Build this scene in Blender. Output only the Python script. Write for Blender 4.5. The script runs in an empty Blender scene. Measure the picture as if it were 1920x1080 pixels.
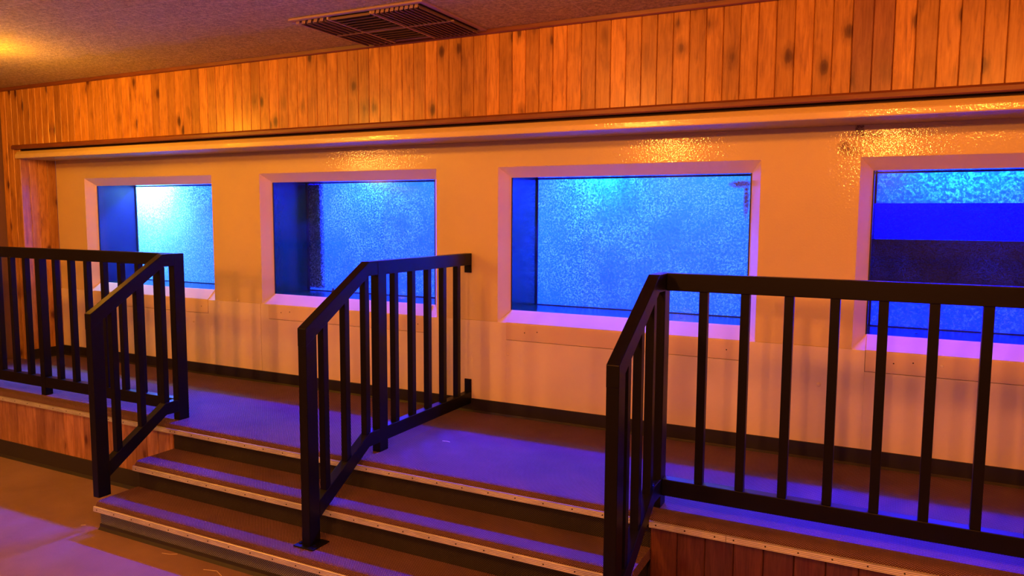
import bpy, bmesh, math, random
from mathutils import Vector, Matrix
random.seed(7)
S = bpy.context.scene
COL = S.collection
P = 0.475            # height of the viewing platform above the ground floor

# ---------------------------------------------------------------- camera
yaw, pit, rol, fpx = -0.471234194, -0.0951342986, 0.00533386920, 1422.46389
fw = Vector((math.sin(yaw)*math.cos(pit), math.cos(yaw)*math.cos(pit), math.sin(pit)))
rt = Vector((math.cos(yaw), -math.sin(yaw), 0)); up = rt.cross(fw)
r2 = rt*math.cos(rol)+up*math.sin(rol); u2 = -rt*math.sin(rol)+up*math.cos(rol)
cd = bpy.data.cameras.new('camera'); cam = bpy.data.objects.new('camera', cd); COL.objects.link(cam)
M = Matrix((r2, u2, -fw)).transposed().to_4x4(); M.translation = Vector((0, -4.25, 1.2835+P)); cam.matrix_world = M
cd.sensor_width = 36; cd.lens = fpx/1920*36; cd.clip_start = .05; S.camera = cam

# ---------------------------------------------------------------- view, world
S.view_settings.view_transform = 'Standard'; S.view_settings.look = 'None'
S.view_settings.exposure = 0.0; S.view_settings.gamma = 1; S.view_settings.use_curve_mapping = False
w = bpy.data.worlds.new('world'); S.world = w; w.use_nodes = True
w.node_tree.nodes['Background'].inputs[0].default_value = (0.75, 0.22, 0.22, 1)
w.node_tree.nodes['Background'].inputs[1].default_value = 0.17

# ---------------------------------------------------------------- room lamps (warm)
def lamp(name, kind, loc, energy, color, size=.1, size_y=None, aim=None, spread=None, spot=None, blend=.3):
    d = bpy.data.lights.new(name, kind); d.energy = energy; d.color = color
    if kind == 'AREA':
        d.size = size
        if size_y: d.shape = 'RECTANGLE'; d.size_y = size_y
        if spread: d.spread = spread
    else: d.shadow_soft_size = size
    if kind == 'SPOT': d.spot_size = spot; d.spot_blend = blend
    o = bpy.data.objects.new(name, d); COL.objects.link(o)
    o.location = (loc[0], loc[1], loc[2]+P)
    if aim is not None:
        v = Vector((aim[0], aim[1], aim[2]+P))-o.location
        o.rotation_euler = v.to_track_quat('-Z', 'Y').to_euler()
    return o
WARM = (1.0, .27, .035)
lamp('room_lamp', 'POINT', (-5.34, -1.45, 2.04), 31, (1, .36, .015), .08)
lamp('room_lamp', 'POINT', (-5.2, -3.3, 2.33), 120, (1, .40, .035), .12)
lamp('room_lamp', 'POINT', (-2.2, -3.2, 2.33), 135, WARM, .16)
lamp('room_lamp', 'POINT', (.6, -3.3, 2.33), 140, (1, .25, .025), .16)
lamp('room_lamp', 'POINT', (3.4, -3.6, 2.3), 270, (1, .23, .025), .2)
lamp('room_lamp', 'POINT', (-2.9, -6.4, 2.25), 230, WARM, .07)
lamp('room_lamp', 'POINT', (-0.2, -7.4, 2.28), 300, WARM, .07)
lamp('room_lamp', 'POINT', (-9.65, -8.4, 2.22), 250, (1, .32, .05), .07)

# ---------------------------------------------------------------- window data (outer opening at the wall face)
WIN = [(-6.36, -4.80), (-4.30, -2.725), (-2.27, -.675), (-.195, 1.40)]
ZB, ZT = .607, 1.588      # outer opening, above platform
E, DEP = .062, .077       # splay width and depth
BACK = .455               # rear glass
# light in each tank : (kind, dx from left, y, z, energy, colour, size_x, size_y)
BLUE = (.002, .0, 1.0)

def tank_lights():
    eng = [260, 360, 420, 520]
    for i, (a, b) in enumerate(WIN):
        cx = a+(.42, .45, .40, .55)[i]; wd = (.5, .5, .5, .7)[i]
        lamp('tank_light', 'AREA', (cx, .92, 1.90), eng[i], BLUE, wd, .06, aim=(cx+.25, -1.0, .15))
    fill = [(6, (.0, .30, .9)), (58, (.11, .40, .5)), (68, (.11, .40, .5)), (3, (.0, .30, .9))]  # broad fill areas, added to brighten the rear glass with blue-green
    for i, (a, b) in enumerate(WIN):
        cx = (a+b)/2
        lamp('tank_light', 'AREA', (cx+.1, 1.2, 2.02), fill[i][0], fill[i][1], 1.3, .5, aim=(cx+.1, .60, .8))
    # lamps close behind the rear glass, hidden above the opening
    lamp('tank_light', 'AREA', (-6.10, .66, 1.70), 62, (.36, .80, .95), .35, .08, aim=(-6.10, .44, 1.15))
    lamp('tank_light', 'AREA', (-5.50, .66, 1.70), 5, (.0, .45, 1.0), .8, .06, aim=(-5.6, .44, 1.2))
    lamp('tank_light', 'AREA', (-3.60, .62, 1.66), 5, (.02, .5, 1.0), .2, .05, aim=(-3.6, .44, 1.4))
    lamp('tank_light', 'AREA', (-1.74, .60, 1.64), 7, (.0, .6, 1.0), .2, .05, aim=(-1.74, .44, 1.4))
    lamp('tank_light', 'AREA', (.30, .64, 1.68), 14, (.0, .45, 1.0), .5, .06, aim=(.30, .44, 1.35))
tank_lights()

# ---------------------------------------------------------------- materials
def mat(name):
    m = bpy.data.materials.new(name); m.use_nodes = True
    nt = m.node_tree; b = nt.nodes['Principled BSDF']
    return m, nt, b
def nd(nt, t, **k):
    n = nt.nodes.new(t)
    for a, v in k.items():
        if a.startswith('i_'): n.inputs[a[2:].replace('_', ' ')].default_value = v
        else: setattr(n, a, v)
    return n
def coords(nt, scale=(1, 1, 1), loc=(0, 0, 0)):
    # world-space coordinates of the surface point (every mesh is built unrotated)
    g = nd(nt, 'ShaderNodeNewGeometry'); mp = nd(nt, 'ShaderNodeMapping')
    mp.inputs['Scale'].default_value = scale; mp.inputs['Location'].default_value = loc
    nt.links.new(g.outputs['Position'], mp.inputs['Vector']); return mp.outputs['Vector']
def noise(nt, vec, scale, detail=3, rough=.5, dist=0):
    n = nd(nt, 'ShaderNodeTexNoise'); n.inputs['Scale'].default_value = scale; n.inputs['Detail'].default_value = detail
    n.inputs['Roughness'].default_value = rough; n.inputs['Distortion'].default_value = dist
    nt.links.new(vec, n.inputs['Vector']); return n.outputs['Fac']
def ramp(nt, fac, stops):
    r = nd(nt, 'ShaderNodeValToRGB'); e = r.color_ramp.elements
    while len(e) < len(stops): e.new(.5)
    for el, (p, c) in zip(e, stops): el.position = p; el.color = tuple(c)+((1,) if len(c) == 3 else ())
    nt.links.new(fac, r.inputs['Fac']); return r.outputs['Color']
def mix(nt, fac, a, b, mode='MIX'):
    m = nd(nt, 'ShaderNodeMix', data_type='RGBA', blend_type=mode)
    for s, v in ((m.inputs[0], fac), (m.inputs[6], a), (m.inputs[7], b)):
        if hasattr(v, 'links') or hasattr(v, 'is_linked'): nt.links.new(v, s)
        else: s.default_value = v if not isinstance(v, tuple) or len(v) == 4 else v+(1,)
    return m.outputs[2]
def math_(nt, op, a, b=None, c=None):
    m = nd(nt, 'ShaderNodeMath', operation=op)
    for i, v in enumerate((a, b, c)):
        if v is None: continue
        if hasattr(v, 'is_linked'): nt.links.new(v, m.inputs[i])
        else: m.inputs[i].default_value = v
    return m.outputs[0]
def bump(nt, b, h, strength=.3, dist=.002, chain=None):
    n = nd(nt, 'ShaderNodeBump'); n.inputs['Strength'].default_value = strength; n.inputs['Distance'].default_value = dist
    nt.links.new(h, n.inputs['Height'])
    if chain is not None: nt.links.new(chain, n.inputs['Normal'])
    nt.links.new(n.outputs['Normal'], b.inputs['Normal']); return n.outputs['Normal']
def sep(nt, vec):
    s = nd(nt, 'ShaderNodeSeparateXYZ'); nt.links.new(vec, s.inputs[0]); return s.outputs
def attr(nt, name):
    a = nd(nt, 'ShaderNodeAttribute', attribute_name=name); return a

# knotty pine boards; a per-board random value is stored in the 'board' attribute
def wood_mat(name, light, mid, dark, axis='x', rough=.38, coat=.25):
    m, nt, b = mat(name)
    a = attr(nt, 'board').outputs['Fac']
    c = nd(nt, 'ShaderNodeCombineXYZ'); sc = math_(nt, 'MULTIPLY', a, 37.0)
    nt.links.new(sc, c.inputs[0]); nt.links.new(math_(nt, 'MULTIPLY', a, 91.0), c.inputs[2])
    g = coords(nt)
    va = nd(nt, 'ShaderNodeVectorMath', operation='ADD'); nt.links.new(g, va.inputs[0]); nt.links.new(c.outputs[0], va.inputs[1])
    mp = nd(nt, 'ShaderNodeMapping'); mp.inputs['Scale'].default_value = (1, 1, .09); nt.links.new(va.outputs[0], mp.inputs['Vector'])
    grain = noise(nt, mp.outputs[0], 62, 5, .62, .8)
    mp2 = nd(nt, 'ShaderNodeMapping'); mp2.inputs['Scale'].default_value = (1, 1, .35); nt.links.new(va.outputs[0], mp2.inputs['Vector'])
    blot = noise(nt, mp2.outputs[0], 9, 4, .6, .4)
    base = ramp(nt, grain, [(.25, dark), (.48, mid), (.72, light)])
    tone = ramp(nt, a, [(0, (.72, .70, .68)), (.5, (.95, .95, .95)), (1, (1.18, 1.15, 1.1))])
    base = mix(nt, 1.0, base, tone, 'MULTIPLY')
    base = mix(nt, 1.0, base, ramp(nt, blot, [(.3, (.72, .66, .6)), (.55, (1, 1, 1)), (.8, (1.12, 1.12, 1.12))]), 'MULTIPLY')
    # knots
    mp3 = nd(nt, 'ShaderNodeMapping'); mp3.inputs['Scale'].default_value = (8.5, 8.5, 4.6); nt.links.new(va.outputs[0], mp3.inputs['Vector'])
    vo = nd(nt, 'ShaderNodeTexVoronoi'); vo.inputs['Scale'].default_value = 1.0; vo.inputs['Randomness'].default_value = 1
    nt.links.new(mp3.outputs[0], vo.inputs['Vector'])
    kn = math_(nt, 'ADD', vo.outputs['Distance'], math_(nt, 'MULTIPLY', math_(nt, 'SUBTRACT', grain, .5), .18))
    keep = math_(nt, 'GREATER_THAN', sep(nt, vo.outputs['Color'])[0], .25)
    km = ramp(nt, kn, [(.06, (1, 1, 1)), (.14, (.80, .80, .80)), (.19, (.38, .38, .38)), (.36, (0, 0, 0))])
    km = math_(nt, 'MULTIPLY', km, keep)
    base = mix(nt, km, base, (.085, .016, .002))
    nt.links.new(base, b.inputs['Base Color'])
    b.inputs['Roughness'].default_value = rough; b.inputs['Coat Weight'].default_value = coat; b.inputs['Coat Roughness'].default_value = .22
    bump(nt, b, grain, .25, .0012)
    return m
PINE = wood_mat('knotty_pine', (.80, .44, .09), (.65, .32, .05), (.36, .145, .025))
PINE_LOW = wood_mat('pine_panel', (.62, .36, .20), (.50, .26, .13), (.30, .14, .07), rough=.45)
PINE_SHADED = wood_mat('shaded_pine_panel', (.15, .055, .03), (.10, .036, .018), (.05, .016, .008), rough=.45, coat=.1)  # pine copy for the right cladding, weak lamplight darkened into its colour
FIR = wood_mat('fir_board', (.52, .24, .09), (.40, .165, .06), (.27, .10, .04), rough=.32)

def trim_mat(name, col, rough=.4):
    m, nt, b = mat(name)
    n = noise(nt, coords(nt, (.12, 1, 1)), 60, 4)
    nt.links.new(ramp(nt, n, [(.3, tuple(x*.7 for x in col)), (.7, col)]), b.inputs['Base Color'])
    b.inputs['Roughness'].default_value = rough; bump(nt, b, n, .2, .001); return m
TRIM = trim_mat('dark_trim', (.26, .085, .03))

# peeled, rusty marks on the paint below the soffit : centre x, z, radii, strength
STAINS = [(-.272, 1.640, .040, .040, 2.6), (-.205, 1.735, .024, .050, 3.0), (-.200, 1.700, .075, .020, 1.5), (-.125, 1.698, .034, .022, 2.4), (-.24, 1.62, .07, .05, .9), (-.16, 1.665, .09, .02, 1.0)]
def paint(name, col, rough=.33, bs=.35, stain=False, scale=130, coat=0):
    m, nt, b = mat(name)
    v = coords(nt)
    n = noise(nt, v, scale, 3, .6); big = noise(nt, v, 1.6, 3, .5)
    c = mix(nt, ramp(nt, big, [(.35, (0, 0, 0)), (.7, (1, 1, 1))]), tuple(x*.93 for x in col), col)
    if stain:
        g = coords(nt); s = sep(nt, g)
        # peeled, rusty patch below the soffit
        nz = noise(nt, coords(nt, (1, 1, .8)), 40, 6, .8, 2.2)
        spots = ramp(nt, nz, [(.46, (0, 0, 0)), (.56, (1, 1, 1))])
        msk = None
        for (cx, cz, rx, rz, am) in STAINS:
            dx = math_(nt, 'DIVIDE', math_(nt, 'SUBTRACT', s[0], cx), rx)
            dz = math_(nt, 'DIVIDE', math_(nt, 'SUBTRACT', s[2], cz+P), rz)
            d = math_(nt, 'SQRT', math_(nt, 'ADD', math_(nt, 'MULTIPLY', dx, dx), math_(nt, 'MULTIPLY', dz, dz)))
            k = math_(nt, 'MULTIPLY', math_(nt, 'MAXIMUM', math_(nt, 'SUBTRACT', 1.0, d), 0), am)
            msk = k if msk is None else math_(nt, 'MAXIMUM', msk, k)
        msk = math_(nt, 'MINIMUM', math_(nt, 'MULTIPLY', msk, math_(nt, 'ADD', spots, .12)), .88)
        c = mix(nt, msk, c, (.13, .05, .03))
    nt.links.new(c, b.inputs['Base Color'])
    b.inputs['Roughness'].default_value = rough
    b.inputs['Coat Weight'].default_value = coat; b.inputs['Coat Roughness'].default_value = .06
    nn = bump(nt, b, n, bs, .0015)
    if coat:
        cb = nd(nt, 'ShaderNodeBump'); cb.inputs['Strength'].default_value = 1.0; cb.inputs['Distance'].default_value = .0008
        nt.links.new(noise(nt, v, 75, 2, .5), cb.inputs['Height']); nt.links.new(cb.outputs['Normal'], b.inputs['Coat Normal'])
    return m
WALLP = paint('cream_gloss_paint', (.86, .74, .30), .3, .5, True, 110, 1.0)
LOWP = paint('cream_panel_paint', (.95, .86, .52), .42, .2)
SILLP = paint('cream_sill_paint', (.88, .74, .42), .40, .15)
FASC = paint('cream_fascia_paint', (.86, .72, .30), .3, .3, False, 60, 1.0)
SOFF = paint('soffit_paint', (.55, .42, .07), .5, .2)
GAP = paint('dark_gap', (.05, .03, .02), .9, .1)
DARKW = paint('brown_side_wall', (.20, .12, .085), .8, .3, scale=60)

def ceiling_mat():
    m, nt, b = mat('ceiling_tile')
    v = coords(nt)
    n = noise(nt, v, 60, 4, .75); vo = nd(nt, 'ShaderNodeTexVoronoi'); vo.inputs['Scale'].default_value = 120; nt.links.new(v, vo.inputs['Vector'])
    br = nd(nt, 'ShaderNodeTexBrick'); br.offset = .5; br.inputs['Scale'].default_value = 1.0
    br.inputs['Brick Width'].default_value = .61; br.inputs['Row Height'].default_value = .305; br.inputs['Mortar Size'].default_value = .0035; br.inputs['Mortar Smooth'].default_value = .2
    nt.links.new(v, br.inputs['Vector'])
    cc = ramp(nt, n, [(.32, (.36, .32, .10)), (.68, (.95, .88, .29))])
    nt.links.new(mix(nt, math_(nt, 'MULTIPLY', br.outputs['Fac'], .55), cc, (1.0, .95, .40)), b.inputs['Base Color'])
    b.inputs['Roughness'].default_value = .75
    h = math_(nt, 'ADD', n, math_(nt, 'MULTIPLY', vo.outputs['Distance'], .5))
    nn = bump(nt, b, h, 1.0, .010)
    bump(nt, b, br.outputs['Fac'], 1.0, .012, nn); return m
CEIL = ceiling_mat()

def carpet(name, col, pitch=.0105, strength=1.0, tuft=.32):
    m, nt, b = mat(name)
    v = coords(nt); s = sep(nt, v); k = 2*math.pi/pitch
    def grid(a, c):
        wa = math_(nt, 'SINE', math_(nt, 'MULTIPLY', a, k)); wc = math_(nt, 'SINE', math_(nt, 'MULTIPLY', c, k))
        return math_(nt, 'MULTIPLY', wa, wc)
    g = grid(s[0], math_(nt, 'ADD', s[1], s[2]))
    n = noise(nt, v, 520, 2, .7); big = noise(nt, v, 2.2, 4, .6)
    c = mix(nt, ramp(nt, g, [(.0, (0, 0, 0)), (.5, (.5, .5, .5)), (1, (1, 1, 1))]), tuple(x*tuft for x in col), tuple(x*1.45 for x in col))
    c = mix(nt, 1.0, c, ramp(nt, n, [(.25, (.7, .7, .7)), (.75, (1.25, 1.25, 1.25))]), 'MULTIPLY')
    c = mix(nt, 1.0, c, ramp(nt, big, [(.3, (.85, .85, .85)), (.7, (1.1, 1.1, 1.1))]), 'MULTIPLY')
    nt.links.new(c, b.inputs['Base Color']); b.inputs['Roughness'].default_value = .95; b.inputs['Specular IOR Level'].default_value = .15
    h = math_(nt, 'ADD', math_(nt, 'MULTIPLY', g, .5), n)
    bump(nt, b, h, strength, .003); return m
CARPET = carpet('step_carpet', (.36, .21, .27))
RISER = carpet('riser_carpet', (.085, .080, .085), .010, .8, .35)
RISER2 = carpet('paler_riser_carpet', (.40, .46, .70), .0115, 1.0, .22)  # paler and bluer than the other risers, lowest step only
FLOORC = carpet('floor_carpet', (.30, .20, .20), .008, .3, .85)

def simple(name, col, rough, metal=0.0, spec=.5, bs=0, scale=80):
    m, nt, b = mat(name); b.inputs['Base Color'].default_value = col+(1,); b.inputs['Roughness'].default_value = rough
    b.inputs['Metallic'].default_value = metal; b.inputs['Specular IOR Level'].default_value = spec
    if bs:
        bump(nt, b, noise(nt, coords(nt), scale, 3), bs, .001)
    return m
BLACK = simple('black_enamel', (.004, .0038, .006), .38, 0, .22, .06, 45)
BASEB = simple('black_vinyl', (.018, .016, .017), .45, 0, .5, .1)
COVE = simple('dark_cove_base', (.030, .030, .040), .5, 0, .5, .2)
SCREW = simple('dark_screw', (.03, .02, .02), .5, .6)
LINT = simple('pale_thread', (.75, .65, .5), .8)
NPANEL = simple('niche_black', (.004, .030, .006), .22, 0, .35, .5, 26)
NPANEL2 = simple('niche_deep_blue', (.003, .004, .05), .25, 0, .3, .5, 26)
NEDGE = simple('black_silicone', (.006, .007, .010), .4)
TANKIN = simple('tank_liner', (.10, .28, .40), .6, 0, .3, .5, 12)
TANKDK = simple('tank_liner_dark', (.004, .003, .006), .6, 0, .3, .5, 12)

def alu():
    m, nt, b = mat('ribbed_aluminium')
    s = sep(nt, coords(nt)); h = math_(nt, 'SINE', math_(nt, 'MULTIPLY', math_(nt, 'SUBTRACT', s[2], s[1]), 2*math.pi/.0062))
    c = ramp(nt, h, [(.25, (.44, .46, .50)), (.6, (.88, .92, 1.0))])
    n = noise(nt, coords(nt, (.3, 1, 1)), 30, 4)
    c = mix(nt, 1.0, c, ramp(nt, n, [(.3, (.8, .8, .8)), (.7, (1.1, 1.1, 1.1))]), 'MULTIPLY')
    nt.links.new(c, b.inputs['Base Color']); b.inputs['Metallic'].default_value = .2; b.inputs['Roughness'].default_value = .38
    bump(nt, b, h, .5, .001); return m
ALU = alu()
VENTM = simple('bronze_vent', (.42, .30, .26), .38, .3)
VDARK = simple('vent_cavity', (.012, .010, .012), .9)

def glass_mat(name, specks=0.0, scale=260, seed=0.0, tint=(.95, .98, 1), film=0.0, rust=()):
    # thin clear sheet with mineral spots / bubbles clinging to it
    m, nt, b = mat(name); out = nt.nodes['Material Output']; nt.nodes.remove(b)
    tr = nd(nt, 'ShaderNodeBsdfTransparent'); tr.inputs[0].default_value = tint+(1,)
    gl = nd(nt, 'ShaderNodeBsdfGlossy'); gl.inputs['Roughness'].default_value = .08
    lw = nd(nt, 'ShaderNodeLayerWeight'); lw.inputs[0].default_value = .5
    fr_ = math_(nt, 'ADD', math_(nt, 'MULTIPLY', math_(nt, 'POWER', lw.outputs['Facing'], 5.0), .5), .02)
    mx = nd(nt, 'ShaderNodeMixShader'); nt.links.new(fr_, mx.inputs[0]); nt.links.new(tr.outputs[0], mx.inputs[1]); nt.links.new(gl.outputs[0], mx.inputs[2])
    last = mx.outputs[0]
    if specks or film:
        v = coords(nt, (1, 1, 1), (seed, 0, seed*.7))
        df = nd(nt, 'ShaderNodeBsdfDiffuse'); df.inputs[0].default_value = (.30, .60, .70, 1)
        tl = nd(nt, 'ShaderNodeBsdfTranslucent'); tl.inputs[0].default_value = (.80, .92, .95, 1)
        ad = nd(nt, 'ShaderNodeMixShader'); ad.inputs[0].default_value = .7; nt.links.new(df.outputs[0], ad.inputs[1]); nt.links.new(tl.outputs[0], ad.inputs[2])
        n = noise(nt, v, scale, 3, .8, .3); reg = noise(nt, v, 3.1, 4, .65, .5)
        f = math_(nt, 'MULTIPLY', ramp(nt, n, [(.50, (0, 0, 0)), (.62, (1, 1, 1))]), ramp(nt, reg, [(.36, (.30, .30, .30)), (.60, (1, 1, 1))]))
        f = math_(nt, 'ADD', math_(nt, 'MULTIPLY', f, specks), film)
        m2 = nd(nt, 'ShaderNodeMixShader'); nt.links.new(f, m2.inputs[0]); nt.links.new(last, m2.inputs[1]); nt.links.new(ad.outputs[0], m2.inputs[2])
        last = m2.outputs[0]
    if rust:
        s = sep(nt, coords(nt)); nz = ramp(nt, noise(nt, coords(nt, (1, 1, 1.5)), 90, 5, .8, 1.0), [(.42, (0, 0, 0)), (.56, (1, 1, 1))])
        k = None
        for (cx, cz, rx, rz) in rust:
            dx = math_(nt, 'DIVIDE', math_(nt, 'SUBTRACT', s[0], cx), rx); dz = math_(nt, 'DIVIDE', math_(nt, 'SUBTRACT', s[2], cz+P), rz)
            d = math_(nt, 'SQRT', math_(nt, 'ADD', math_(nt, 'MULTIPLY', dx, dx), math_(nt, 'MULTIPLY', dz, dz)))
            q = math_(nt, 'MAXIMUM', math_(nt, 'SUBTRACT', 1.0, d), 0); k = q if k is None else math_(nt, 'MAXIMUM', k, q)
        k = math_(nt, 'MINIMUM', math_(nt, 'MULTIPLY', math_(nt, 'MULTIPLY', k, nz), 2.0), .9)
        rd = nd(nt, 'ShaderNodeBsdfDiffuse'); rd.inputs[0].default_value = (.13, .13, .05, 1)
        m3 = nd(nt, 'ShaderNodeMixShader'); nt.links.new(k, m3.inputs[0]); nt.links.new(last, m3.inputs[1]); nt.links.new(rd.outputs[0], m3.inputs[2]); last = m3.outputs[0]
    nt.links.new(last, out.inputs[0]); return m
PANE = glass_mat('front_pane', .025, 210, 0)
PANE_RUST = glass_mat('front_pane_rusty', .025, 210, 0, rust=[(-.79, 1.462, .08, .026), (-.762, 1.38, .018, .13)])
REAR = [glass_mat('rear_glass_a', .6, 70, 3.0, (.85, .97, 1), .12), glass_mat('rear_glass_b', .9, 75, 9.0, (.85, .97, 1), .03),
        glass_mat('rear_glass_c', .9, 75, 17.0, (.85, .97, 1), .03), glass_mat('rear_glass_d', .7, 55, 25.0, (.85, .97, 1), .05)]

BSCREEN = glass_mat('blue_acrylic', .02, 60, 5, (.03, .05, .9), .05)
# ---------------------------------------------------------------- mesh helpers
def tag(o, label=None, cat=None, group=None, kind=None):
    if label: o['label'] = label
    if cat: o['category'] = cat
    if group: o['group'] = group
    if kind: o['kind'] = kind
    return o
def empty(name, loc):
    o = bpy.data.objects.new(name, None); COL.objects.link(o); o.location = (loc[0], loc[1], loc[2]+P); o.empty_display_size = .1; return o
class MB:
    def __init__(s): s.bm = bmesh.new(); s.bl = s.bm.faces.layers.float.new('board')
    def hexa(s, vs, board=0.0):
        v = [s.bm.verts.new(p) for p in vs]
        for f in ((3, 2, 1, 0), (4, 5, 6, 7), (0, 1, 5, 4), (1, 2, 6, 5), (2, 3, 7, 6), (3, 0, 4, 7)):
            s.bm.faces.new([v[i] for i in f])[s.bl] = board
        return s
    def box(s, x0, x1, y0, y1, z0, z1, board=0.0):
        return s.hexa([(x0, y0, z0), (x1, y0, z0), (x1, y1, z0), (x0, y1, z0), (x0, y0, z1), (x1, y0, z1), (x1, y1, z1), (x0, y1, z1)], board)
    def prism(s, prof, a, b, axis='x', board=0.0):
        # prof : polygon points in the plane across the axis
        def pt(p, t):
            return {'x': (t, p[0], p[1]), 'y': (p[0], t, p[1]), 'z': (p[0], p[1], t)}[axis]
        A = [s.bm.verts.new(pt(p, a)) for p in prof]; B = [s.bm.verts.new(pt(p, b)) for p in prof]; n = len(prof)
        s.bm.faces.new(A)[s.bl] = board; s.bm.faces.new(B[::-1])[s.bl] = board
        for i in range(n): s.bm.faces.new((A[i], B[i], B[(i+1) % n], A[(i+1) % n]))[s.bl] = board
        return s
    def cyl(s, c, r, h, axis='y', n=12, r2=None):
        r2 = r if r2 is None else r2
        A, B = [], []
        for i in range(n):
            a = 2*math.pi*i/n; ca, sa = math.cos(a), math.sin(a)
            def pt(rr, t): return {'y': (c[0]+rr*ca, c[1]+t, c[2]+rr*sa), 'z': (c[0]+rr*ca, c[1]+rr*sa, c[2]+t), 'x': (c[0]+t, c[1]+rr*ca, c[2]+rr*sa)}[axis]
            A.append(s.bm.verts.new(pt(r, 0))); B.append(s.bm.verts.new(pt(r2, h)))
        s.bm.faces.new(A); s.bm.faces.new(B[::-1])
        for i in range(n): s.bm.faces.new((A[i], B[i], B[(i+1) % n], A[(i+1) % n]))
        return s
    def build(s, name, material, parent=None, bevel=0, seg=2, ang=.5):
        bmesh.ops.recalc_face_normals(s.bm, faces=s.bm.faces)
        xs = [v.co for v in s.bm.verts]
        lo = Vector((min(v.x for v in xs), min(v.y for v in xs), min(v.z for v in xs))); hi = Vector((max(v.x for v in xs), max(v.y for v in xs), max(v.z for v in xs)))
        o0 = Vector(((lo.x+hi.x)/2, (lo.y+hi.y)/2, lo.z))
        for v in s.bm.verts: v.co -= o0
        me = bpy.data.meshes.new(name); s.bm.to_mesh(me); s.bm.free(); me.materials.append(material)
        o = bpy.data.objects.new(name, me); COL.objects.link(o)
        wl = o0+Vector((0, 0, P))
        if parent is not None:
            pl = Vector(parent.location); q = parent.parent
            while q is not None: pl += Vector(q.location); q = q.parent
            o.parent = parent; o.location = wl-pl
        else: o.location = wl
        if bevel:
            md = o.modifiers.new('bevel', 'BEVEL'); md.width = bevel; md.segments = seg; md.limit_method = 'ANGLE'; md.angle_limit = ang
        return o
def struct(o): o['kind'] = 'structure'; return o

XL, XR = -6.75, 2.6
# ================================================================ SETTING
# ground floor, ceiling
struct(MB().box(-7.0, 4.2, -5.6, 0, -P-.06, -P).build('floor', FLOORC))
struct(MB().box(-7.0, 4.2, -5.6, -.31, 2.35, 2.42).build('ceiling', CEIL))
# far left side wall
struct(MB().box(-7.06, -7.0, -3.2, 0.1, -P, 2.35).build('wall_left', DARKW))

# white wall with four openings
wb = MB()
zs_top = 1.76
xs = [XL]+[v for ab in WIN for v in ab]+[XR]
for i in range(0, len(xs), 2): wb.box(xs[i], xs[i+1], 0, .06, ZB, ZT)
wb.box(XL, XR, 0, .06, ZT, zs_top)
wall = struct(wb.build('wall_back', WALLP))
struct(MB().box(XL, XR, .008, .06, 0, ZB).build('wall_backing', GAP, wall))
# lower painted panels, a hair proud, with a gap round each sill board
lp = MB()
edges = [XL, -4.314]; 
def sillrange(i): a, b = WIN[i]; return a+.068, b-.078
cuts = [XL]
for i in range(4):
    a, b = sillrange(i); lp.box(cuts[-1], a-.002, -.004, .008, 0, ZB-.001) if i != 1 else None
    if i == 1:
        lp.box(cuts[-1], -4.3155, -.004, .008, 0, ZB-.001); lp.box(-4.3125, a-.002, -.004, .008, 0, ZB-.001)
    lp.box(a-.002, b+.002, -.004, .008, 0, .494)
    cuts.append(b+.002)
lp.box(cuts[-1], XR, -.004, .008, 0, ZB-.001)
struct(lp.build('wall_panel', LOWP, wall, .0012))
# screw caps
for (x, z) in [(-2.19, .403), (-.344, .404), (-3.18, .40), (-5.05, .42), (.216, .557), (-4.55, .62), (.66, .36)]:
    MB().cyl((x, -.004, z), .012, -.006, 'y', 14, .007).build('screw_cap', LOWP, wall, .001)

# baseboard
struct(MB().prism([(-.003, 0), (-.020, 0), (-.016, .006), (-.012, .012), (-.0115, .085), (-.009, .088), (-.003, .088)], XL, XR).build('baseboard_back', BASEB))
struct(MB().prism([(XL+.001, 0), (XL+.014, 0), (XL+.010, .01), (XL+.010, .088), (XL+.001, .088)], -.31, -.02, 'y').build('baseboard_left', BASEB))

# soffit, fascia, trims
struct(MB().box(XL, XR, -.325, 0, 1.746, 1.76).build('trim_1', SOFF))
struct(MB().prism([(-.31, 1.746), (-.339, 1.7455), (-.342, 1.750), (-.342, 1.776), (-.339, 1.783), (-.322, 1.806), (-.31, 1.810)], XL-.012, XR).build('trim_2', FASC, None, .001))
struct(MB().prism([(-.31, 1.824), (-.340, 1.824), (-.346, 1.829), (-.346, 1.850), (-.336, 1.861), (-.31, 1.861)], XL-.055, XR).build('trim_3', TRIM, None, .001))
struct(MB().prism([(-.31, 2.322), (-.322, 2.322), (-.328, 2.328), (-.330, 2.35), (-.31, 2.35)], -6.99, XR).build('trim_4', TRIM, None, .001))

# knotty pine frieze : boards with v-grooves
def board(mb, a, b, z0, z1, yf, t=.016, v=.004, axis='x'):
    r = random.random()
    pr = [(a+.0006, yf+t), (a+.0006, yf+v), (a+v, yf), (b-v, yf), (b-.0006, yf+v), (b-.0006, yf+t)]
    if axis == 'x': mb.prism(pr, z0, z1, 'z', r)
    else:           # panel in the x = const plane, facing +x
        mb.prism([(yf-t, a+.0006), (yf-v, a+.0006), (yf, a+v), (yf, b-v), (yf-v, b-.0006), (yf-t, b-.0006)], z0, z1, 'z', r)
up_ = MB(); x = -.24; bw = .0845
bl = []
while x > XL-.15: bl.append((x-bw, x)); x -= bw
lefts = [q for q in bl]
x = -.066
while x < XR: bl.append((x, x+bw+.003)); x += bw+.003
for a, b in bl:
    z0 = 1.79 if b > XL+.01 else 0
    if b > XL+.01: board(up_, a, b, 1.828, 2.335, -.31)
xe = min(a for a, b in bl if b > XL+.01)
x = xe
while x > -6.98:
    board(up_, max(x-bw, -6.995), x, 0 if x < XL+.09 else 1.828, 2.335, -.31); x -= bw
fr = struct(up_.build('wall_front', PINE))
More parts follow.
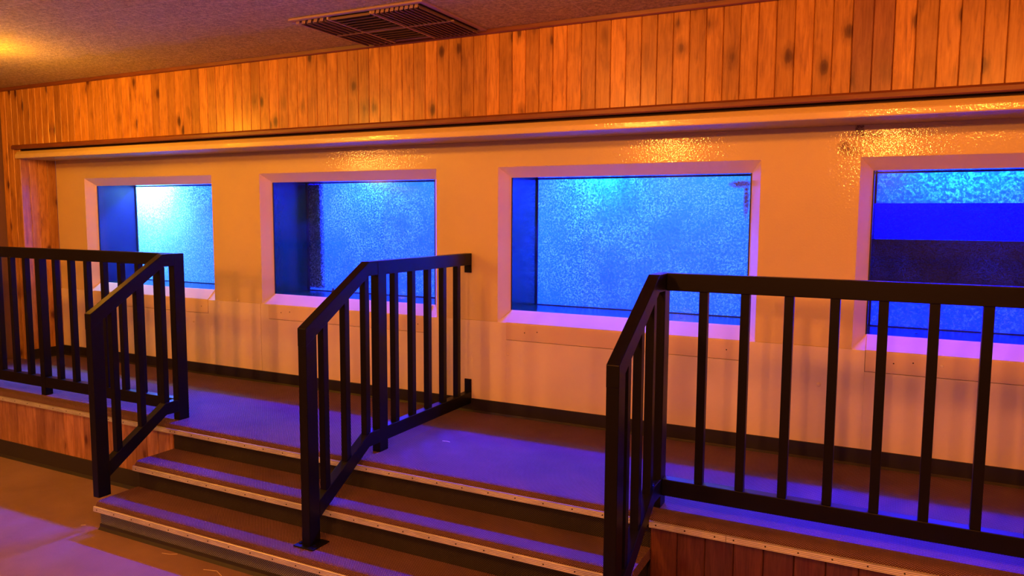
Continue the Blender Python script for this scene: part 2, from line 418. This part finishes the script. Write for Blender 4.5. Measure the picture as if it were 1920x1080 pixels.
struct(MB().box(-6.995, XR, -.290, -.27, 1.77, 2.35).build('wall_front_backing', GAP, fr))
fb = MB(); random.seed(3)
board(fb, -.240, -.153, 1.828, 2.335, -.314); board(fb, -.153, -.066, 1.828, 2.335, -.314)
struct(fb.build('filler_boards', FIR, fr))
# return panel beside the recess
rp = MB()
for k in range(4): board(rp, -.31+.0775*k, -.31+.0775*(k+1), 0, 1.746, XL, axis='y')
struct(rp.build('wall_return', PINE))

# ================================================================ WINDOWS and TANKS
wl = ['leftmost', 'second from left', 'third from left', 'rightmost']
tl = ['brightest tank, glowing white and cyan behind the leftmost window',
      'misty blue tank with a dark upright strip, behind the second window from the left',
      'pale blue tank with a cyan glow at its top, third from the left',
      'deep blue tank crossed by a black band, behind the rightmost window']
for i, (a, b) in enumerate(WIN):
    ai, bi, zb, zt = a+E, b-E, ZB+.072, ZT-.066
    W = empty('window_%d' % (i+1), ((a+b)/2, 0, ZB)); struct(W)
    # splayed reveals : mitred wedges
    def wedge(pts, name, m):
        MB().hexa(pts).build(name, m, W, .0008)
    d = DEP
    wedge([(a, 0, ZB), (a+.002, 0, ZB), (ai, d, zb), (a, d, ZB), (a, 0, ZT), (a+.002, 0, ZT), (ai, d, zt), (a, d, ZT)], 'side_reveal', SILLP)
    wedge([(b-.002, 0, ZB), (b, 0, ZB), (b, d, ZB), (bi, d, zb), (b-.002, 0, ZT), (b, 0, ZT), (b, d, ZT), (bi, d, zt)], 'side_reveal', SILLP)
    wedge([(a, 0, ZT-.002), (b, 0, ZT-.002), (bi, d, zt), (ai, d, zt), (a, 0, ZT), (b, 0, ZT), (b, d, ZT), (a, d, ZT)], 'head_reveal', SILLP)
    sa, sb = sillrange(i)
    # small sloped corners left and right of the separate sill board
    wedge([(a, 0, ZB-.002), (b, 0, ZB-.002), (b, d, ZB-.002), (a, d, ZB-.002), (a, 0, ZB), (b, 0, ZB), (bi, d, zb), (ai, d, zb)], 'sill_reveal', SILLP)
    MB().prism([(-.008, .497), (-.008, ZB-.004), (-.005, ZB+.001), (d-.006, zb+.001), (d-.006, zb-.006), (.004, ZB-.012), (.004, .497)], sa, sb).build('sill_board', SILLP, W, .0015)
    for fx, z in ((.09, .56), (.15, .57), (.62, .55), (.95, .56)):
        MB().cyl((sa+(sb-sa)*fx, -.008, z-.01), .0035, -.0012, 'y', 8).build('screw', SCREW, W)
    MB().box(ai-.004, bi+.004, d, d+.010, zb-.004, zt+.004).build('pane', PANE_RUST if i == 2 else PANE, W)
    # black bead round the pane
    bd = MB()
    bd.box(ai-.003, ai+.005, d-.003, d, zb, zt); bd.box(bi-.005, bi+.003, d-.003, d, zb, zt)
    bd.build('glazing_bead', NEDGE, W)
    # ---- tank
    T = empty('aquarium_tank', ((a+b)/2, .8, .45)); tag(T, tl[i], 'aquarium', 'lit tanks behind the wall')
    y0 = d+.011; zf, zc = zb-.004, zt+.012
    MB().box(ai-.025, ai-.002, y0, BACK, zf-.02, zc+.02).build('side_panel', NPANEL2 if i == 0 else NPANEL, T)
    MB().box(bi+.002, bi+.025, y0, BACK, zf-.02, zc+.02).build('side_panel', NPANEL, T)
    MB().box(ai-.002, bi+.002, y0, BACK, zc, zc+.02).build('top_panel', NPANEL, T)
    MB().box(ai-.002, bi+.002, y0, BACK, zf-.02, zf).build('bottom_panel', NPANEL, T)
    for k in (.16, .72): MB().cyl((ai+(bi-ai)*k, .25, zf), .007, .002, 'z', 10).build('drain_hole', NEDGE, T)
    MB().box(ai-.02, bi+.02, BACK, BACK+.012, zf-.02, zc+.02).build('rear_glass', REAR[i], T)
    ed = MB(); e = .009
    ed.box(ai-.002, ai+e, BACK-.008, BACK, zf, zc); ed.box(bi-e, bi+.002, BACK-.008, BACK, zf, zc)
    ed.box(ai, bi, BACK-.008, BACK, zf, zf+.006); ed.box(ai, bi, BACK-.008, BACK, zc-.008, zc)
    ed.build('silicone_seal', NEDGE, T)
    # the water chamber behind
    c0, c1, yb, zl, zh = a-.06, b+.06, 1.62, .45, 2.05
    ch = MB()
    ch.box(c0-.02, c0, BACK+.014, yb, zl, zh); ch.box(c1, c1+.02, BACK+.014, yb, zl, zh)
    ch.box(c0-.02, c1+.02, yb, yb+.02, zl, zh); ch.box(c0-.02, c1+.02, BACK+.014, yb+.02, zl-.02, zl); ch.box(c0-.02, c1+.02, BACK+.014, yb+.02, zh, zh+.02)
    ch.box(c0-.02, c1+.02, BACK+.014, BACK+.03, zc+.02, zh); ch.box(c0-.02, c1+.02, BACK+.014, BACK+.03, zl, zf-.02)
    ch.box(c0-.02, ai-.02, BACK+.014, BACK+.03, zl, zh); ch.box(bi+.02, c1+.02, BACK+.014, BACK+.03, zl, zh)
    ch.build('tank_shell', TANKIN, T)
    if i == 1:
        MB().box(ai-.01, ai+.135, BACK+.016, BACK+.03, zf+.02, zc).build('dark_strip', NPANEL, T)
        pm = MB(); pm.cyl((ai+.27, BACK-.03, zf), .011, .03, 'z', 10, .007); pm.box(ai+.255, ai+.285, BACK-.035, BACK-.02, zf, zf+.012)
        pm.build('drain_fitting', NEDGE, T)
    if i == 3:
        MB().box(ai-.01, bi+.01, BACK-.030, BACK-.012, .86, 1.165).build('black_band', TANKDK, T)
        MB().box(ai-.01, bi+.01, BACK-.024, BACK-.014, 1.166, 1.362).build('blue_screen', BSCREEN, T)
        MB().box(ai+.0, bi+.0, BACK-.050, BACK-.032, .845, .872).build('band_rail', NEDGE, T)

# ================================================================ PLATFORM AND STEPS
SX0, SX1 = -3.925, -.905
PY = -1.156
plat = empty('viewing_platform', (-2.2, -.6, -P))
tag(plat, 'raised carpeted viewing platform with pine-clad front running below the tank windows', 'platform')
def slabprof(yf, z, yb, t=.03, r=.022):
    pr = [(yb, z-t), (yb, z)]
    for k in range(6):
        a = math.pi/2*k/5; pr.append((yf+.012+r-r*math.sin(a)-.0, z-r+r*math.cos(a)))
    pr.append((yf+.012, z-t)); return pr
def nosing(x0, x1, yf, z, par, sc=.145):
    nb = MB().prism([(yf+.013, z-.028), (yf+.002, z-.024), (yf-.002, z-.027), (yf-.004, z-.052), (yf+.001, z-.056), (yf+.013, z-.054)], x0, x1)
    n = nb.build('nosing', ALU, par)
    x = x0+.03
    while x < x1-.01:
        if x > -6.4: MB().cyl((x, yf-.0018, z-.040), .0035, -.0022, 'y', 7).build('screw', SCREW, n)
        x += sc
    return n
MB().prism(slabprof(PY, 0, -.004, .05, .026), -6.998, XR).build('platform_deck', CARPET, plat)
# risers
MB().box(SX0, SX1, -1.125, -1.105, -.158, -.05).build('riser', RISER, plat)
nosing(-6.99, SX0+.02, PY, 0, plat); nosing(SX0+.022, SX1-.012, PY, 0, plat)
nosing(SX1+.0, -.58, PY, 0, plat, .125); nosing(-.578, XR, PY, 0, plat, .125)
def clad(x0, x1, name='front_cladding'):
    mb = MB(); x = x0
    while x < x1-.005:
        wv = min(.105 if x0 < -4 else .118, x1-x); board(mb, x, x+wv, -P, -.05, -1.135); x += wv
    return mb.build(name, PINE_LOW if x0 < -4 else PINE_SHADED, plat)
random.seed(5)
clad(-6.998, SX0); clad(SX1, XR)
def cove(x0, x1):
    MB().prism([(-1.136, -P), (-1.160, -P), (-1.152, -P+.006), (-1.144, -P+.016), (-1.142, -P+.118), (-1.136, -P+.120)], x0, x1).build('cove_base', COVE, plat)
cove(-6.998, SX0); cove(SX1, XR)
MB().box(-6.99, XR, -1.10, -.01, -P, -.052).build('platform_core', GAP, plat)

def step(yf, z, yb, zfloor, label, rm):
    e_ = empty('carpeted_step', ((SX0+SX1)/2, (yf+yb)/2, -P)); tag(e_, label, 'step', 'carpeted steps up to the platform')
    MB().prism(slabprof(yf, z, yb, .05, .026), SX0, SX1).build('tread', CARPET, e_)
    MB().box(SX0+.012, SX1-.012, yf+.028, yf+.042, zfloor, z-.05).build('riser', rm, e_)
    MB().box(SX0+.015, SX1-.015, yf+.045, yb, -P, z-.052).build('step_core', RISER, e_)
    nosing(SX0-.004, SX1+.004, yf, z, e_)
    return e_
step(-1.41, -.158, -1.127, -.316, 'upper carpeted step with a ribbed metal nosing just below the platform', RISER)
st = step(-1.66, -.316, -1.384, -P, 'lowest carpeted step with paler riser, standing on the ground floor', RISER2)
MB().prism([(-1.633, -P), (-1.652, -P), (-1.640, -P+.014), (-1.638, -P+.03), (-1.633, -P+.03)], SX0+.012, SX1-.012).build('base_strip', COVE, st)

# ================================================================ HANDRAILS  (2x3 tube, 1.5 in balusters)
RW, RH, BW = .050, .075, .036
ZR, ZBR = 1.040, .130      # top of the top rail, top of the bottom rail
def rail_slope(xc, yk, zk, ye, ze, h, name, par, yflat, lab=None):
    # one bent member : level from yflat to the knee (yk,zk) then down to (ye,ze)
    th = h/math.cos(math.atan2(zk-ze, yk-ye))
    tk = (h+th)/2
    sl = (zk-ze)/(yk-ye)
    prof = [(yflat, zk), (yk, zk), (ye, ze), (ye, ze-th), (yk+.02, zk-h), (yflat, zk-h)]
    m = MB()
    x0, x1 = xc-RW/2-.0007, xc+RW/2+.0007
    m.hexa([(x0, yk, zk-h), (x1, yk, zk-h), (x1, yflat, zk-h), (x0, yflat, zk-h), (x0, yk, zk), (x1, yk, zk), (x1, yflat, zk), (x0, yflat, zk)])
    m.hexa([(x0, ye, ze-th), (x1, ye, ze-th), (x1, yk, zk-h), (x0, yk, zk-h), (x0, ye, ze), (x1, ye, ze), (x1, yk, zk), (x0, yk, zk)])
    bmesh.ops.remove_doubles(m.bm, verts=m.bm.verts, dist=1e-4)
    seen = {}
    for f in list(m.bm.faces):
        k = tuple(sorted(v.index for v in f.verts))
    # drop the shared internal faces at the knee
    m.bm.verts.index_update(); dd = {}
    for f in m.bm.faces: dd.setdefault(tuple(sorted(v.index for v in f.verts)), []).append(f)
    for k, fs in dd.items():
        if len(fs) > 1: bmesh.ops.delete(m.bm, geom=fs, context='FACES_ONLY')
    mid = [f for f in m.bm.faces if all(abs(v.co.y-yk) < 1e-5 for v in f.verts)]
    if mid: bmesh.ops.delete(m.bm, geom=mid, context='FACES_ONLY')
    return m.build(name, BLACK, par, .003)
def post(xc, y0, z0, z1, par, name='post', w=RW):
    return MB().box(xc-w/2, xc+w/2, y0, y0+RH, z0, z1).build(name, BLACK, par, .003)
def side_flight(xc, ylow, zlow, yk, yup, par, ztl, plate=True):
    """lower post at ylow on a tread at zlow, upper post front at yup, top knee at yk"""
    sl = (ZR-ztl)/(yk-ylow)
    post(xc, ylow, zlow+(.006 if plate else 0), ztl-.001, par)
    rail_slope(xc, yk, ZR, ylow-.001, ztl, RH, 'sloped_top_rail', par, yup)
    ykb = yup-.09; zb2 = ZBR-sl*(ykb-(ylow+RH))
    rail_slope(xc, ykb, ZBR, ylow+RH-.002, zb2, RH, 'sloped_bottom_rail', par, yup+.002)
    n = 3; gap = (yup-(ylow+RH))
    for k in range(n):
        yc = ylow+RH+.075+k*.163-.003
        zt_ = ZR-RH-.004 if yc > yk else ZR-sl*(yk-yc)-RH/math.cos(math.atan(sl))+.004
        zb_ = ZBR-.004 if yc > ykb else ZBR-sl*(ykb-yc)-.004
        MB().box(xc-BW/2, xc+BW/2, yc-BW/2, yc+BW/2, zb_-.010, zt_+.012).build('baluster', BLACK, par, .002)
    if not plate: return
    pl = MB().box(xc-.062, xc+.062, ylow-.022, ylow+RH+.022, zlow, zlow+.007).build('base_plate', BLACK, par, .002)
    for sx in (-1, 1):
        MB().cyl((xc+sx*.043, ylow+.012, zlow+.007), .008, .006, 'z', 6).build('bolt', BLACK, pl)
def long_rail(x0, x1, yc, par, bars, posts):
    MB().box(x0, x1, yc-RW/2, yc+RW/2, ZR-RH, ZR).build('top_rail', BLACK, par, .003)
    MB().box(x0, x1, yc-RW/2, yc+RW/2, ZBR-RH, ZBR).build('bottom_rail', BLACK, par, .003)
    for x in bars:
        MB().box(x-BW/2, x+BW/2, yc-BW/2, yc+BW/2, ZBR-.002, ZR-RH+.002).build('baluster', BLACK, par, .002)
    for x in posts:
        MB().box(x-RH/2+.012, x+RH/2-.012, yc-RW/2-.002, yc+RW/2+.002, 0, ZR-RH+.002).build('post', BLACK, par, .003)

H1 = empty('handrail', (-3.975, -1.02, 0)); tag(H1, 'black metal handrail at the left, running along the platform edge then down the steps', 'handrail', 'black metal handrails')
X1 = -3.975
side_flight(X1, -1.612, -.316, -1.135, -1.060, H1, .730, False)
post(X1, -1.060, 0, ZR, H1)
bars = [X1-.178-.1715*k for k in range(0, 15)]
pk = 7
long_rail(-6.95, X1-RW/2, -1.0225, H1, [x for k, x in enumerate(bars) if k != pk and x > -6.9], [bars[pk], -6.82])

H2 = empty('handrail', (-2.48, -.7, 0)); tag(H2, 'black metal handrail in the middle of the steps, fixed to the cream wall', 'handrail', 'black metal handrails')
X2 = -2.482
side_flight(X2, -1.555, -.316, -1.070, -.995, H2, .750)
post(X2, -.995, 0, ZR, H2)
MB().box(X2-RW/2, X2+RW/2, -.925, -.012, ZR-RH, ZR).build('top_rail', BLACK, H2, .003)
MB().box(X2-RW/2, X2+RW/2, -.925, -.012, ZBR-RH, ZBR).build('bottom_rail', BLACK, H2, .003)
for yc in (-.820, -.652, -.485, -.317, -.150):
    MB().box(X2-BW/2, X2+BW/2, yc-BW/2, yc+BW/2, ZBR-.002, ZR-RH+.002).build('baluster', BLACK, H2, .002)
for z0, z1 in ((ZR-.125, ZR-.0), (.085, .215)):
    MB().box(X2-RW/2, X2+RW/2, -.012, -.0045, z0, z1).build('wall_plate', BLACK, H2, .0015)

H3 = empty('handrail', (-.91, -1.02, 0)); tag(H3, 'black metal handrail at the right, turning from the steps along the platform edge', 'handrail', 'black metal handrails')
X3 = -.910
side_flight(X3, -1.650, -.316, -1.148, -1.060, H3, .742)
post(X3, -1.060, 0, ZR, H3)
long_rail(X3+RW/2, XR-.05, -1.0225, H3, [-.727+.1715*k for k in range(0, 19) if k != 12], [-.727+.1715*12, XR-.09])

# ================================================================ CEILING VENT
V = empty('ceiling_vent', (-2.62, -.67, 2.35)); tag(V, 'bronze louvred air grille set in the textured ceiling against the pine frieze', 'vent')
vx0, vx1, vy0, vy1 = -3.045, -2.165, -1.00, -.332
f = MB(); zf0, zf1 = 2.338, 2.35
f.box(vx0, vx1, vy0, vy0+.028, zf0, zf1); f.box(vx0, vx1, vy1-.02, vy1, zf0, zf1)
f.box(vx0, vx0+.028, vy0+.028, vy1-.02, zf0, zf1); f.box(vx1-.03, vx1, vy0+.028, vy1-.02, zf0, zf1)
f.build('frame', VENTM, V, .003)
MB().box(vx0+.028, vx1-.03, vy0+.028, vy1-.02, 2.347, 2.3495).build('cavity', VDARK, V)
def blade_y(x, y0, y1, lean):
    MB().hexa([(x, y0, 2.346), (x+.003, y0, 2.346), (x+.003, y1, 2.346), (x, y1, 2.346),
               (x+lean, y0, 2.322), (x+lean+.003, y0, 2.322), (x+lean+.003, y1, 2.322), (x+lean, y1, 2.322)]).build('blade', VENTM, V)
def blade_x(y, x0, x1, lean):
    MB().hexa([(x0, y, 2.346), (x1, y, 2.346), (x1, y+.003, 2.346), (x0, y+.003, 2.346),
               (x0, y+lean, 2.322), (x1, y+lean, 2.322), (x1, y+lean+.003, 2.322), (x0, y+lean+.003, 2.322)]).build('blade', VENTM, V)
for k in range(5):
    x = vx0+.045+k*.042; y = vy0+.034; blade_y(x, y+.012, vy1-.024, .010)
    blade_x(y, x-.014, x+.010, -.006)
for k in range(10):
    x = vx1-.06-k*.030; blade_y(x, vy0+.046, vy1-.024, .014); blade_x(vy0+.034, x-.006, x+.014, -.006)
for k in range(12): blade_x(vy0+.055+k*.046, vx0+.262, vx1-.352, -.018)
MB().box(vx0+.245, vx0+.258, vy0+.03, vy1-.02, 2.325, 2.346).build('divider', VENTM, V, .002)
MB().box(vx1-.350, vx1-.337, vy0+.03, vy1-.02, 2.325, 2.346).build('divider', VENTM, V, .002)
MB().box(vx0+.03, vx1-.03, -.655, -.640, 2.324, 2.332).build('cross_bar', VENTM, V, .002)

# ================================================================ LINT
def thread(pts, label):
    m = MB(); h = .0011
    for p, q in zip(pts, pts[1:]):
        p = Vector(p); q = Vector(q); t = (q-p).normalized(); n = t.cross(Vector((0, 0, 1))).normalized()*h; u = Vector((0, 0, h))
        m.hexa([p-n-u, p+n-u, q+n-u, q-n-u, p-n+u, p+n+u, q+n+u, q-n+u])
    return tag(m.build('loose_thread', LINT), label, 'thread', 'lint on the carpets')
g = -P+.0012
thread([(-3.00, -1.72, g), (-2.93, -1.70, g), (-2.86, -1.73, g), (-2.83, -1.78, g), (-2.77, -1.775, g), (-2.73, -1.80, g)], 'long bent pale thread on the ground floor in front of the lowest step')
thread([(-3.34, -1.69, g), (-3.29, -1.68, g), (-3.26, -1.66, g)], 'short pale thread beside the paler riser of the lowest step')
thread([(-4.05, -1.66, g), (-4.03, -1.645, g)], 'tiny pale thread left of the lowest step corner')
thread([(-2.27, -.66, .0012), (-2.24, -.655, .0012), (-2.22, -.66, .0012)], 'small pale thread on the purple-lit platform right of the middle handrail')
